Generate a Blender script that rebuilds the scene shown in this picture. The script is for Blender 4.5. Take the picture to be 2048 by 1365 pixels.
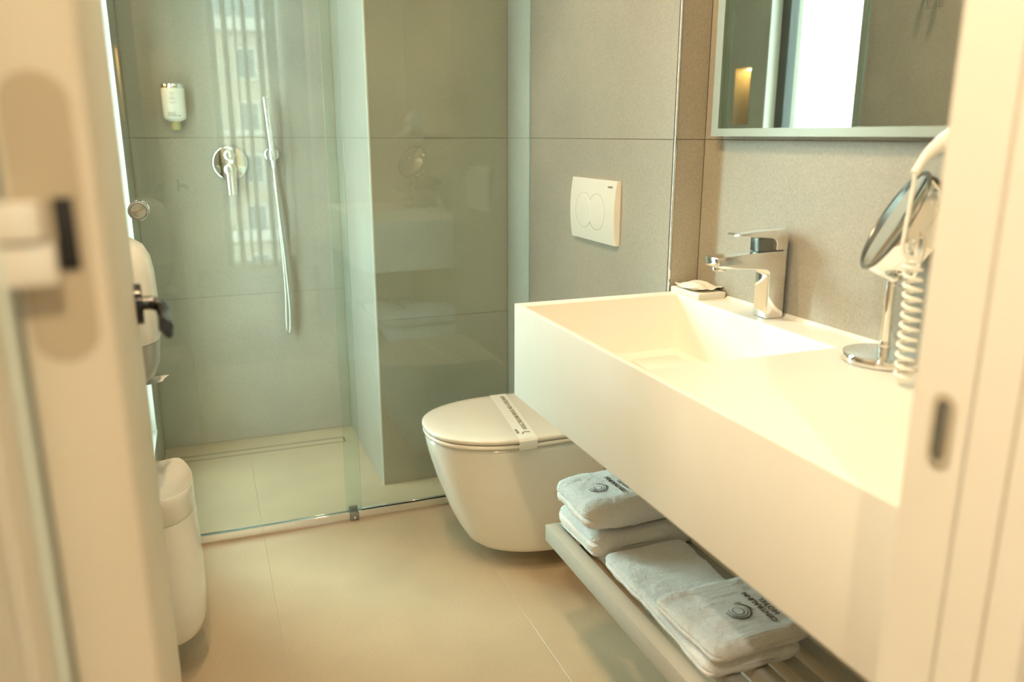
import bpy, bmesh, math, random
from mathutils import Vector, Matrix, noise
from mathutils.bvhtree import BVHTree
random.seed(7)
for o in list(bpy.data.objects): bpy.data.objects.remove(o, do_unlink=True)
S = bpy.context.scene
COL = S.collection
PI = math.pi

# ------------------------------------------------------------------ camera
F_PX, CX, CY, VPX, VPY = 1600.0, 1024.0, 682.5, 390.0, 270.0
PITCH = math.atan((CY - VPY) / F_PX)
YAW = math.atan((CX - VPX) / math.hypot(F_PX, CY - VPY))
fw = Vector((math.sin(YAW)*math.cos(PITCH), math.cos(YAW)*math.cos(PITCH), -math.sin(PITCH)))
rt = Vector((math.cos(YAW), -math.sin(YAW), 0))
up = rt.cross(fw)
cam_d = bpy.data.cameras.new('camera'); cam = bpy.data.objects.new('camera', cam_d); COL.objects.link(cam)
cam_d.sensor_fit = 'HORIZONTAL'; cam_d.sensor_width = 36.0; cam_d.lens = F_PX/2048*36
cam_d.clip_start = 0.02; cam_d.clip_end = 300
cam.matrix_world = Matrix(((rt.x, up.x, -fw.x, 0), (rt.y, up.y, -fw.y, 0), (rt.z, up.z, -fw.z, 1.21), (0, 0, 0, 1)))
cam_d.dof.use_dof = True; cam_d.dof.focus_distance = 1.95; cam_d.dof.aperture_fstop = 2.6
S.camera = cam
# ------------------------------------------------------------------ world, sun, exposure
w = bpy.data.worlds.new('sky'); S.world = w; w.use_nodes = True
bg = w.node_tree.nodes['Background']; bg.inputs[0].default_value = (0.82, 1.0, 0.95, 1); bg.inputs[1].default_value = 10.0
sun_d = bpy.data.lights.new('sun', 'SUN'); sun_d.energy = 16.0; sun_d.angle = math.radians(32); sun_d.color = (.80, 1.0, .98)
sun = bpy.data.objects.new('sun', sun_d); COL.objects.link(sun)
sun.rotation_euler = Vector((.52, -.80, -.42)).to_track_quat('-Z', 'Y').to_euler()
S.view_settings.view_transform = 'Standard'; S.view_settings.look = 'None'
S.view_settings.gamma = 1.0; S.view_settings.use_curve_mapping = False; S.view_settings.exposure = 0.04
S.cycles.max_bounces = 14; S.cycles.transparent_max_bounces = 16; S.cycles.glossy_bounces = 6; S.cycles.diffuse_bounces = 6
S.cycles.sample_clamp_indirect = 6.0; S.cycles.caustics_reflective = False; S.cycles.caustics_refractive = False
WARM = (1.0, 0.745, 0.45)

# ------------------------------------------------------------------ materials
def new_mat(name):
    m = bpy.data.materials.new(name); m.use_nodes = True
    return m, m.node_tree, m.node_tree.nodes['Principled BSDF']
def plain(name, col, rough=0.5, metal=0.0, bump=0, scale=200, coat=0, var=0.0, vscale=8, spec=0.5, sheen=0, trans=0):
    m, nt, b = new_mat(name)
    b.inputs['Base Color'].default_value = (*col, 1); b.inputs['Roughness'].default_value = rough
    b.inputs['Metallic'].default_value = metal; b.inputs['Coat Weight'].default_value = coat
    b.inputs['Coat Roughness'].default_value = .08; b.inputs['Specular IOR Level'].default_value = spec
    b.inputs['Sheen Weight'].default_value = sheen; b.inputs['Transmission Weight'].default_value = trans
    tc = nt.nodes.new('ShaderNodeTexCoord')
    n = nt.nodes.new('ShaderNodeTexNoise'); n.inputs['Scale'].default_value = scale; n.inputs['Detail'].default_value = 3
    nt.links.new(tc.outputs['Object'], n.inputs['Vector'])
    if bump:
        bp = nt.nodes.new('ShaderNodeBump'); bp.inputs['Strength'].default_value = bump; bp.inputs['Distance'].default_value = .002
        nt.links.new(n.outputs['Fac'], bp.inputs['Height']); nt.links.new(bp.outputs[0], b.inputs['Normal'])
    n2 = nt.nodes.new('ShaderNodeTexNoise'); n2.inputs['Scale'].default_value = vscale; n2.inputs['Detail'].default_value = 4
    nt.links.new(tc.outputs['Object'], n2.inputs['Vector'])
    cr = nt.nodes.new('ShaderNodeValToRGB')
    cr.color_ramp.elements[0].position = .3; cr.color_ramp.elements[1].position = .7
    cr.color_ramp.elements[0].color = (*[max(0, c*(1-var)) for c in col], 1)
    cr.color_ramp.elements[1].color = (*[min(1, c*(1+var)) for c in col], 1)
    nt.links.new(n2.outputs['Fac'], cr.inputs[0]); nt.links.new(cr.outputs[0], b.inputs['Base Color'])
    return m
def tile_mat(name, col, rough=.42, speck=.16):
    m, nt, b = new_mat(name); N = nt.nodes.new; L = nt.links.new
    geo = N('ShaderNodeNewGeometry')
    a = N('ShaderNodeTexNoise'); a.inputs['Scale'].default_value = 260; a.inputs['Detail'].default_value = 5; a.inputs['Roughness'].default_value = .75
    c = N('ShaderNodeTexNoise'); c.inputs['Scale'].default_value = 3.2; c.inputs['Detail'].default_value = 5
    d = N('ShaderNodeTexVoronoi'); d.inputs['Scale'].default_value = 130
    for n in (a, c, d): L(geo.outputs['Position'], n.inputs['Vector'])
    r1 = N('ShaderNodeValToRGB'); r1.color_ramp.elements[0].position = .34; r1.color_ramp.elements[1].position = .66
    r1.color_ramp.elements[0].color = (*[k*(1-speck) for k in col], 1); r1.color_ramp.elements[1].color = (*[min(1, k*(1+speck)) for k in col], 1)
    L(a.outputs['Fac'], r1.inputs[0])
    r2 = N('ShaderNodeValToRGB'); r2.color_ramp.elements[0].position = .3; r2.color_ramp.elements[1].position = .72
    r2.color_ramp.elements[0].color = (.88, .88, .88, 1); r2.color_ramp.elements[1].color = (1.06, 1.05, 1.03, 1)
    L(c.outputs['Fac'], r2.inputs[0])
    mx = N('ShaderNodeMix'); mx.data_type = 'RGBA'; mx.blend_type = 'MULTIPLY'; mx.inputs[0].default_value = 1
    L(r1.outputs[0], mx.inputs[6]); L(r2.outputs[0], mx.inputs[7])
    r3 = N('ShaderNodeValToRGB'); r3.color_ramp.elements[0].position = .0; r3.color_ramp.elements[1].position = .12
    r3.color_ramp.elements[0].color = (.86, .86, .85, 1); r3.color_ramp.elements[1].color = (1, 1, 1, 1)
    L(d.outputs['Distance'], r3.inputs[0])
    m2 = N('ShaderNodeMix'); m2.data_type = 'RGBA'; m2.blend_type = 'MULTIPLY'; m2.inputs[0].default_value = 1
    L(mx.outputs[2], m2.inputs[6]); L(r3.outputs[0], m2.inputs[7]); L(m2.outputs[2], b.inputs['Base Color'])
    b.inputs['Roughness'].default_value = rough
    bp = N('ShaderNodeBump'); bp.inputs['Strength'].default_value = .12; bp.inputs['Distance'].default_value = .001
    L(a.outputs['Fac'], bp.inputs['Height']); L(bp.outputs[0], b.inputs['Normal'])
    return m
def glass_mat(name, tint, f0=.045, rough=0.0):
    m = bpy.data.materials.new(name); m.use_nodes = True; nt = m.node_tree; nt.nodes.clear(); N = nt.nodes.new; L = nt.links.new
    out = N('ShaderNodeOutputMaterial'); mix = N('ShaderNodeMixShader'); tr = N('ShaderNodeBsdfTransparent'); gl = N('ShaderNodeBsdfGlossy')
    tr.inputs[0].default_value = (*tint, 1); gl.inputs['Roughness'].default_value = rough; gl.inputs[0].default_value = (1, 1, 1, 1)
    lw = N('ShaderNodeLayerWeight'); lw.inputs['Blend'].default_value = .5
    p = N('ShaderNodeMath'); p.operation = 'POWER'; p.inputs[1].default_value = 5
    ma = N('ShaderNodeMath'); ma.operation = 'MULTIPLY_ADD'; ma.inputs[1].default_value = 1-f0; ma.inputs[2].default_value = f0
    L(lw.outputs['Facing'], p.inputs[0]); L(p.outputs[0], ma.inputs[0]); L(ma.outputs[0], mix.inputs[0])
    L(tr.outputs[0], mix.inputs[1]); L(gl.outputs[0], mix.inputs[2]); L(mix.outputs[0], out.inputs[0])
    return m
def emit(name, col, st):
    m = bpy.data.materials.new(name); m.use_nodes = True; nt = m.node_tree; nt.nodes.clear()
    e = nt.nodes.new('ShaderNodeEmission'); e.inputs[0].default_value = (*col, 1); e.inputs[1].default_value = st
    o = nt.nodes.new('ShaderNodeOutputMaterial'); nt.links.new(e.outputs[0], o.inputs[0]); return m
def brushed(name, col):
    m, nt, b = new_mat(name); N = nt.nodes.new; L = nt.links.new
    b.inputs['Base Color'].default_value = (*col, 1); b.inputs['Metallic'].default_value = 1; b.inputs['Roughness'].default_value = .28
    b.inputs['Anisotropic'].default_value = .85
    tg = N('ShaderNodeTangent'); tg.direction_type = 'RADIAL'; tg.axis = 'Y'; L(tg.outputs[0], b.inputs['Tangent'])
    return m

M = {}
M['tile'] = tile_mat('wall_tile', (.42, .395, .335))
M['floor_tile'] = tile_mat('floor_tile', (.555, .432, .292), rough=.36, speck=.12)
M['grout'] = plain('grout', (.24, .225, .19), .9, bump=.2)
M['floor_grout'] = plain('floor_grout', (.55, .51, .44), .9, bump=.2)
M['plaster'] = plain('plaster', (.78, .70, .58), .8, bump=.05, var=.02)
M['ceiling'] = plain('ceiling_paint', (.85, .84, .81), .85, bump=.04, var=.02)
M['door'] = plain('door_lacquer', (.80, .74, .62), .42, bump=.03, scale=60, var=.02)
M['frame'] = plain('frame_lacquer', (.84, .81, .73), .38, bump=.02, scale=60, var=.015)
M['hinge_paint'] = plain('hinge_paint', (.58, .50, .37), .45, var=.02)
M['gasket'] = plain('gasket', (.48, .43, .34), .7)
M['seal'] = plain('pale_seal', (.74, .84, .80), .5)
M['reveal'] = plain('white_reveal', (.84, .86, .84), .6, bump=.03, var=.02)
M['dark_frame'] = plain('anthracite_frame', (.022, .028, .03), .4)
M['chrome'] = plain('chrome', (.90, .90, .89), .045, 1.0, var=.01)
M['satin'] = plain('satin_steel', (.66, .63, .57), .26, 1.0, var=.04)
M['blackchrome'] = plain('black_chrome', (.012, .011, .011), .16, .1)
M['black'] = plain('black_plastic', (.012, .012, .012), .5)
M['grey_metal'] = plain('grey_metal', (.32, .33, .32), .35, .9)
M['satin_light'] = plain('satin_light_metal', (.74, .68, .56), .5, .6)
M['dark_reflection'] = plain('dark_reflection', (.20, .20, .18), .25, .8)  # dark tone stands for dark surroundings mirrored in chrome
M['brushed'] = brushed('brushed_knob', (.68, .62, .52))
M['ceramic'] = plain('glazed_ceramic', (.83, .82, .76), .13, coat=.5, var=.01)
M['lid'] = plain('seat_plastic', (.86, .82, .74), .24, coat=.2, var=.01)
M['solid'] = plain('solid_surface', (.86, .84, .77), .34, bump=.02, scale=300, var=.012)
M['white_plastic'] = plain('white_plastic', (.89, .88, .82), .22, coat=.35, var=.01)
M['grey_plastic'] = plain('smoky_plastic', (.50, .50, .46), .25, coat=.3, trans=.2)
M['paper'] = plain('paper', (.88, .87, .82), .8, bump=.1, scale=60)
M['print'] = plain('grey_print', (.20, .19, .17), .7)
M['print_gold'] = plain('gold_brown_print', (.30, .24, .15), .7)
M['pale_print'] = plain('pale_print', (.40, .40, .37), .7)
M['thread'] = plain('brown_thread', (.105, .08, .06), .8, bump=.6, scale=900)
M['shelf'] = plain('taupe_lacquer', (.44, .42, .36), .42, bump=.03, scale=80, var=.03)
M['glass'] = glass_mat('shower_glass', (.922, .976, .962))
M['glass_edge'] = plain('glass_edge', (.36, .52, .46), .1, coat=1)
M['window_glass'] = glass_mat('window_glass', (.97, .99, .98))
M['mirror'] = plain('mirror_silver', (.90, .92, .90), .01, 1.0, var=0)
M['frosted'] = plain('frosted_mirror_border', (.40, .41, .35), .3, .35)
M['soap'] = plain('cream_soap', (.90, .85, .72), .45)
M['wrap'] = plain('cellophane', (.92, .88, .78), .3, trans=.1, bump=.3, scale=120)
M['amber'] = plain('amber_clear_plastic', (.78, .74, .36), .2, trans=.5)
M['led'] = emit('warm_led', (1.0, .55, .15), 60)
M['lamp'] = emit('lamp_disc', (1.0, .78, .5), 12)
M['drain'] = plain('drain_gap', (.05, .055, .05), .6)
M['wood_floor'] = plain('oak_floor', (.36, .25, .15), .4, var=.15, vscale=3)
M['facade'] = plain('facade_render', (.30, .255, .185), .85, var=.06)
M['dull_sky'] = plain('dull_sky_tone', (.16, .175, .18), .8, var=.1)  # tone of dull sky, for the added screen above the facade
M['facade2'] = plain('facade_white', (.40, .38, .33), .85, var=.05)
M['pane'] = plain('dark_pane', (.09, .11, .12), .15)
M['curtain'] = plain('linen_curtain', (.62, .60, .52), .9, bump=.3, scale=400)
def towel_mat():
    m, nt, b = new_mat('terry_towel'); N = nt.nodes.new; L = nt.links.new
    geo = N('ShaderNodeNewGeometry')
    v = N('ShaderNodeTexVoronoi'); v.inputs['Scale'].default_value = 620; L(geo.outputs['Position'], v.inputs['Vector'])
    n = N('ShaderNodeTexNoise'); n.inputs['Scale'].default_value = 240; n.inputs['Detail'].default_value = 4; L(geo.outputs['Position'], n.inputs['Vector'])
    ad = N('ShaderNodeMath'); ad.operation = 'MULTIPLY_ADD'; ad.inputs[1].default_value = 1.1
    L(n.outputs['Fac'], ad.inputs[0]); L(v.outputs['Distance'], ad.inputs[2])
    bp = N('ShaderNodeBump'); bp.inputs['Strength'].default_value = .55; bp.inputs['Distance'].default_value = .0028
    L(ad.outputs[0], bp.inputs['Height']); L(bp.outputs[0], b.inputs['Normal'])
    cr = N('ShaderNodeValToRGB'); cr.color_ramp.elements[0].position = .3; cr.color_ramp.elements[1].position = .75
    cr.color_ramp.elements[0].color = (.86, .855, .84, 1); cr.color_ramp.elements[1].color = (.97, .965, .95, 1)
    L(n.outputs['Fac'], cr.inputs[0]); L(cr.outputs[0], b.inputs['Base Color'])
    b.inputs['Roughness'].default_value = .95; b.inputs['Sheen Weight'].default_value = .35; b.inputs['Specular IOR Level'].default_value = .1
    return m
M['towel'] = towel_mat()

# ------------------------------------------------------------------ geometry helpers (world coordinates)
def box(bm, x0, x1, y0, y1, z0, z1, bev=0, seg=2, mi=0):
    r = bmesh.ops.create_cube(bm, size=1.0)
    vs = r['verts']
    for v in vs:
        v.co = Vector((x0+(v.co.x+.5)*(x1-x0), y0+(v.co.y+.5)*(y1-y0), z0+(v.co.z+.5)*(z1-z0)))
    fs = set(f for v in vs for f in v.link_faces)
    for f in fs: f.material_index = mi
    if bev:
        es = set(e for v in vs for e in v.link_edges)
        r = bmesh.ops.bevel(bm, geom=list(es), offset=bev, segments=seg, affect='EDGES', profile=.5)
        for f in r['faces']: f.material_index = mi
def loft(bm, rings, cap0=True, cap1=True, closed=True, mi=0):
    vr = [[bm.verts.new(p) for p in r] for r in rings]
    n = len(vr[0])
    for a, b in zip(vr, vr[1:]):
        for i in range(n if closed else n-1):
            j = (i+1) % n
            f = bm.faces.new((a[i], a[j], b[j], b[i])); f.material_index = mi
    if cap0: bm.faces.new(list(reversed(vr[0]))).material_index = mi
    if cap1: bm.faces.new(vr[-1]).material_index = mi
    return vr
def frame_of(d):
    d = d.normalized(); a = Vector((0, 0, 1)) if abs(d.z) < .9 else Vector((1, 0, 0))
    u = d.cross(a).normalized(); return u, d.cross(u).normalized()
def rod(bm, p0, p1, r0, r1=None, n=24, bev=0, mi=0):
    p0, p1 = Vector(p0), Vector(p1); r1 = r0 if r1 is None else r1
    d = (p1-p0); u, v = frame_of(d); dn = d.normalized()
    prof = [(0, r0), (d.length, r1)]
    if bev:
        prof = [(0, r0-bev), (bev*.3, r0-bev*.3), (bev, r0), (d.length-bev, r1), (d.length-bev*.3, r1-bev*.3), (d.length, r1-bev)]
    rings = [[p0+dn*t+(u*math.cos(2*PI*i/n)+v*math.sin(2*PI*i/n))*r for i in range(n)] for t, r in prof]
    loft(bm, rings, mi=mi)
def revolve(bm, p0, d, prof, n=40, mi=0, caps=True):
    p0 = Vector(p0); d = Vector(d).normalized(); u, v = frame_of(d)
    rings = [[p0+d*t+(u*math.cos(2*PI*i/n)+v*math.sin(2*PI*i/n))*max(r, 1e-5) for i in range(n)] for t, r in prof]
    loft(bm, rings, caps, caps, mi=mi)
def tube(bm, pts, r, n=10, mi=0, taper=None):
    pts = [Vector(p) for p in pts]; rings = []; pu = None
    for i, p in enumerate(pts):
        d = (pts[min(i+1, len(pts)-1)]-pts[max(i-1, 0)]).normalized()
        if pu is None: u, v = frame_of(d)
        else:
            u = (pu-d*pu.dot(d)).normalized(); v = d.cross(u)
        pu = u; rr = r if taper is None else taper(i/(len(pts)-1))
        rings.append([p+(u*math.cos(2*PI*k/n)+v*math.sin(2*PI*k/n))*rr for k in range(n)])
    loft(bm, rings, mi=mi)
def bez(ps, n=24):
    ps = [Vector(p) for p in ps]; out = []
    P = [ps[0]*2-ps[1]]+ps+[ps[-1]*2-ps[-2]]
    for i in range(1, len(P)-2):
        for k in range(n):
            t = k/n; a, b, c, d = P[i-1], P[i], P[i+1], P[i+2]
            out.append(.5*((2*b)+(c-a)*t+(2*a-5*b+4*c-d)*t*t+(3*b-a-3*c+d)*t**3))
    out.append(ps[-1]); return out
def extrude_poly(bm, poly, axis, a, b, bev=0, seg=2, mi=0):
    """poly: list of 2D points in the two other axes (order x,y,z without axis)"""
    def P(p, t):
        q = list(p); q.insert(axis, t); return Vector(q)
    va = [bm.verts.new(P(p, a)) for p in poly]; vb = [bm.verts.new(P(p, b)) for p in poly]
    fs = [bm.faces.new(va), bm.faces.new(list(reversed(vb)))]
    n = len(poly)
    for i in range(n): fs.append(bm.faces.new((va[i], vb[i], vb[(i+1) % n], va[(i+1) % n])))
    for f in fs: f.material_index = mi
    bmesh.ops.recalc_face_normals(bm, faces=fs)
    if bev:
        es = set(e for f in fs for e in f.edges)
        bmesh.ops.bevel(bm, geom=list(es), offset=bev, segments=seg, affect='EDGES', profile=.5)
def stadium(w, h, n=12):
    """outline centred at 0, width w, height h (long axis second)"""
    r = w/2; out = []
    for k in range(n+1): t = PI*k/n; out.append((r*math.cos(t), h/2-r+r*math.sin(t)))
    for k in range(n+1): t = PI+PI*k/n; out.append((r*math.cos(t), -h/2+r+r*math.sin(t)))
    return out

def finish(name, bm, mats, parent=None, smooth=40, origin=None, local=False):
    """one bmesh -> one mesh object; world coordinates are shifted to the parent's (or its own) base"""
    bmesh.ops.remove_doubles(bm, verts=bm.verts, dist=1e-6)
    bmesh.ops.recalc_face_normals(bm, faces=bm.faces)
    if parent is not None and not local:
        o0 = parent_world(parent)
    elif local: o0 = Vector((0, 0, 0))
    else:
        lo = Vector([min(v.co[i] for v in bm.verts) for i in range(3)]); hi = Vector([max(v.co[i] for v in bm.verts) for i in range(3)])
        o0 = Vector(origin) if origin else Vector(((lo.x+hi.x)/2, (lo.y+hi.y)/2, lo.z))
    for v in bm.verts: v.co -= o0
    me = bpy.data.meshes.new(name); bm.to_mesh(me); bm.free()
    for m in (mats if isinstance(mats, (list, tuple)) else [mats]): me.materials.append(M[m] if isinstance(m, str) else m)
    if smooth:
        for p in me.polygons: p.use_smooth = True
        try: me.set_sharp_from_angle(angle=math.radians(smooth))
        except Exception: pass
    o = bpy.data.objects.new(name, me); COL.objects.link(o)
    if parent is not None: o.parent = parent
    else: o.location = o0
    return o
def parent_world(o):
    p = Vector((0, 0, 0))
    while o is not None: p += o.location; o = o.parent
    return p
def tag(o, label, cat, group=None, kind=None):
    if label: o['label'] = label
    if cat: o['category'] = cat
    if group: o['group'] = group
    if kind: o['kind'] = kind
    return o
def thing(name, label, cat, loc, group=None, kind=None, rz=0):
    o = bpy.data.objects.new(name, None); COL.objects.link(o); o.location = loc; o.rotation_euler = (0, 0, rz)
    o.empty_display_size = .05
    return tag(o, label, cat, group, kind)
def B(): return bmesh.new()
def part(name, mats, parent, fn, smooth=40, label=None, local=False):
    bm = B(); fn(bm); o = finish(name, bm, mats, parent, smooth, local=local)
    if label: o['label'] = label
    return o
def text_mesh(body, size, mat, name, parent, mw, extrude=.0003, align='CENTER', label=None, spacing=1.0):
    c = bpy.data.curves.new(name, 'FONT'); c.body = body; c.size = size; c.extrude = extrude; c.align_x = align; c.align_y = 'CENTER'
    c.resolution_u = 3; c.space_character = spacing
    t = bpy.data.objects.new(name+'_tmp', c); COL.objects.link(t)
    bpy.context.view_layer.update()
    me = bpy.data.meshes.new_from_object(t.evaluated_get(bpy.context.evaluated_depsgraph_get()))
    bpy.data.objects.remove(t, do_unlink=True)
    me.transform(mw)
    o0 = parent_world(parent)
    me.transform(Matrix.Translation(-o0))
    me.materials.clear(); me.materials.append(M[mat])
    o = bpy.data.objects.new(name, me); COL.objects.link(o); o.parent = parent
    if label: o['label'] = label
    return o

# ------------------------------------------------------------------ measures of the room (metres)
XL, XT, XV = -.222, .99, 1.067        # left wall, boxed-in toilet wall, vanity wall
YF0, YF1, YR, YG, YC, YB = .37, .50, 1.572, 2.414, 2.623, 3.27   # door wall out/in, box return, shower glass, pillar face, back wall
XC, ZC = .516, 2.42
TT = .008; J = .0008

def tiles(parent, axis, plane, sgn, us, vs, mat='tile', joint=J, holes=()):
    """separate slabs in a plane perpendicular to axis; us/vs = joint positions along the two remaining axes"""
    for i in range(len(us)-1):
        for j in range(len(vs)-1):
            u0, u1, v0, v1 = us[i]+joint, us[i+1]-joint, vs[j]+joint, vs[j+1]-joint
            rects = [(u0, u1, v0, v1)]
            for (h0, h1, k0, k1) in holes:
                new = []
                for (a, b, c, d) in rects:
                    if h1 <= a or h0 >= b or k1 <= c or k0 >= d: new.append((a, b, c, d)); continue
                    if a < h0: new.append((a, h0, c, d))
                    if h1 < b: new.append((h1, b, c, d))
                    a2, b2 = max(a, h0), min(b, h1)
                    if c < k0: new.append((a2, b2, c, k0))
                    if k1 < d: new.append((a2, b2, k1, d))
                rects = new
            if not rects: continue
            bm = B()
            for (a, b, c, d) in rects:
                if b-a < .002 or d-c < .002: continue
                lo, hi = min(plane, plane-sgn*TT), max(plane, plane-sgn*TT)
                q = {0: (lo, hi, a, b, c, d), 1: (a, b, lo, hi, c, d), 2: (a, b, c, d, lo, hi)}[axis]
                box(bm, *q, bev=.0004 if len(rects) == 1 else 0, seg=1)
            if len(bm.verts): finish('tile', bm, mat, parent, smooth=0)
            else: bm.free()

def struct(name, fn, mat, label=None, cat=None):
    bm = B(); fn(bm); o = finish(name, bm, mat, smooth=0)
    return tag(o, label, cat, kind='structure')

ZS = [0, .6, 1.2, 1.8, ZC]
G = .0015     # grout lies this far under the tile face
# floor of bathroom
floor = struct('floor', lambda bm: box(bm, XL-.3, XV+.1, YF0, YB+.1, -.12, -G), 'floor_grout', 'beige stone-look tiled bathroom floor', 'floor')
tiles(floor, 2, 0, 1, [XL, .09, .69, XV], [YF0, 1.22, 2.42, 3.096], 'floor_tile')
tiles(floor, 2, 0, 1, [XL, -.176], [3.096, 3.15], 'floor_tile', joint=.0006)
tiles(floor, 2, 0, 1, [.463, .69, XV], [3.096, 3.15], 'floor_tile', joint=.0006)
tiles(floor, 2, 0, 1, [XL, .09, .69, XV], [3.15, YB], 'floor_tile')
# back wall
wb = struct('wall_back', lambda bm: box(bm, XL-.15, XV+.15, YB+G, YB+.15, 0, ZC), 'grout', 'grey-beige tiled shower wall at the back', 'wall')
tiles(wb, 1, YB, -1, [XL, XC], ZS)
# pillar in the shower
col = struct('wall_pillar', lambda bm: box(bm, XC+G, XT+.02, YC+G, YB, 0, ZC), 'grout', 'tiled pillar projecting into the shower right of the mixer', 'wall')
tiles(col, 1, YC, -1, [XC, XT], ZS)
tiles(col, 0, XC, -1, [YC+TT+.001, YB], ZS)
part('corner_trim', 'reveal', col, lambda bm: box(bm, XC-.001, XC+.004, YC-.001, YC+.004, 0, ZC))
# boxed-in cistern wall behind the toilet
wt = struct('wall_toilet', lambda bm: box(bm, XT+G, XV+.1, YR+G, YB, 0, ZC), 'grout', 'boxed-in tiled wall carrying the toilet and flush plate', 'wall')
tiles(wt, 0, XT, -1, [YR+TT, YC], ZS)
tiles(wt, 1, YR, -1, [XT+.004, XV], ZS)
part('corner_trim', 'chrome', wt, lambda bm: box(bm, XT-.0015, XT+.0045, YR-.0015, YR+.0045, 0, ZC, .0015, 3), label='pale metal corner profile')
# vanity wall
wr = struct('wall_right', lambda bm: box(bm, XV+G, XV+.15, YF0, YB, 0, ZC), 'grout', 'grey-beige tiled wall behind the vanity', 'wall')
tiles(wr, 0, XV, -1, [YF1, YR], ZS)
# left wall with window opening and niche
WY0, WY1, WZ0, WZ1 = 2.445, 2.968, .175, 2.25
NY0, NY1, NZ0, NZ1 = 3.071, 3.188, 1.253, 1.502
def leftwall(bm):
    X0 = XL-.17; X1 = XL-G
    box(bm, X0, X1, YF0, WY0, 0, ZC); box(bm, X0, X1, WY1, NY0, 0, ZC)
    box(bm, X0, X1, WY0, WY1, 0, WZ0); box(bm, X0, X1, WY0, WY1, WZ1, ZC)
    box(bm, X0, X1, NY0, NY1, 0, NZ0); box(bm, X0, X1, NY0, NY1, NZ1, ZC); box(bm, X0, X1, NY1, YB+.1, 0, ZC)
    box(bm, X0, XL-.09, NY0, NY1, NZ0, NZ1)
wl = struct('wall_left', leftwall, 'grout', 'left tiled wall with window and lit niche', 'wall')
tiles(wl, 0, XL, 1, [YF1, 1.22, 2.42, YB], ZS, holes=[(WY0, WY1, WZ0, WZ1), (NY0, NY1, NZ0, NZ1)])
def niche(bm):
    t = .003
    box(bm, XL-.089, XL-.086, NY0, NY1, NZ0, NZ1)
    box(bm, XL-.086, XL, NY0, NY0+t, NZ0, NZ1); box(bm, XL-.086, XL, NY1-t, NY1, NZ0, NZ1)
    box(bm, XL-.086, XL, NY0+t, NY1-t, NZ0, NZ0+t); box(bm, XL-.086, XL, NY0+t, NY1-t, NZ1-t, NZ1)
part('niche_lining', 'tile', wl, niche, smooth=0, label='lined recess glowing amber')
part('niche_light', 'led', wl, lambda bm: box(bm, XL-.075, XL-.06, NY0+.006, NY1-.006, NZ1-.009, NZ1-.0035), label='warm light strip under the niche top')
# window
win = struct('window_1', lambda bm: [box(bm, XL-.10, XL-.055, WY0, WY0+.05, WZ0, WZ1, .002), box(bm, XL-.10, XL-.055, WY1-.058, WY1, WZ0, WZ1, .002),
      box(bm, XL-.10, XL-.055, WY0+.05, WY1-.058, WZ0, WZ0+.05, .002), box(bm, XL-.10, XL-.055, WY0+.05, WY1-.058, WZ1-.05, WZ1, .002)], 'dark_frame', 'tall narrow dark-framed shower window', 'window')
part('window_pane', 'window_glass', win, lambda bm: box(bm, XL-.082, XL-.076, WY0+.05, WY1-.058, WZ0+.05, WZ1-.05), smooth=0)
def reveal(bm):
    box(bm, XL-.055, XL-.0005, WY1-.005, WY1-.0005, WZ0+.004, WZ1-.004); box(bm, XL-.055, XL-.0005, WY0+.0005, WY0+.005, WZ0+.004, WZ1-.004)
    box(bm, XL-.055, XL-.0005, WY0+.0005, WY1-.0005, WZ1-.005, WZ1-.0005)
part('window_reveal', 'reveal', win, reveal, smooth=0, label='white window reveal')
part('window_sill', 'reveal', win, lambda bm: box(bm, XL-.055, XL+.002, WY0+.0005, WY1-.0005, WZ0+.0005, WZ0+.012, .001), label='white window sill')
# ceiling
struct('ceiling', lambda bm: box(bm, XL-.3, XV+.2, YF0, YB+.15, ZC, ZC+.1), 'ceiling', 'flat white bathroom ceiling', 'ceiling')
# door wall
OX0, OX1, OZ = -.135, .60, 2.10
def frontwall(bm):
    box(bm, -1.9, OX0, YF0, YF1, 0, ZC); box(bm, OX1, 2.3, YF0, YF1, 0, ZC); box(bm, OX0, OX1, YF0, YF1, OZ, ZC)
struct('wall_front', frontwall, 'plaster', 'plastered wall with the bathroom doorway', 'wall')
# door frame, right jamb with strike plate
tr = struct('trim_1', lambda bm: [box(bm, .569, OX1, .442, .50, 0, OZ, .003, 3), box(bm, .566, OX1, .402, .438, 0, OZ, .002), box(bm, .567, OX1, YF0-.002, .3995, 0, OZ, .002)],
      'frame', 'cream lacquered door jamb with strike plate, right edge', 'door frame')
part('seal_strip', 'gasket', tr, lambda bm: [box(bm, .571, OX1, .4375, .4425, 0, OZ), box(bm, .5685, OX1, .399, .4025, 0, OZ)], smooth=0)
def strike(bm):
    pl = [(y+.4655, z+.966) for y, z in stadium(.0235, .068)]
    extrude_poly(bm, pl, 0, .5682, .572)
sp = part('strike_plate', 'satin_light', tr, strike, label='satin metal strike plate')
part('strike_slot', 'grey_metal', sp, lambda bm: extrude_poly(bm, [(y+.4658, z+.967) for y, z in stadium(.0115, .052, 6)], 0, .5679, .571))
part('strike_lip', 'chrome', sp, lambda bm: [box(bm, .5672, .570, .4612, .4626, .946, .990, .0003, 1), box(bm, .5674, .570, .4634, .4642, .946, .988)])
part('screw', 'chrome', sp, lambda bm: rod(bm, (.570, .4662, .9385), (.5672, .4662, .9385), .0032, n=14, bev=.0008))
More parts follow.
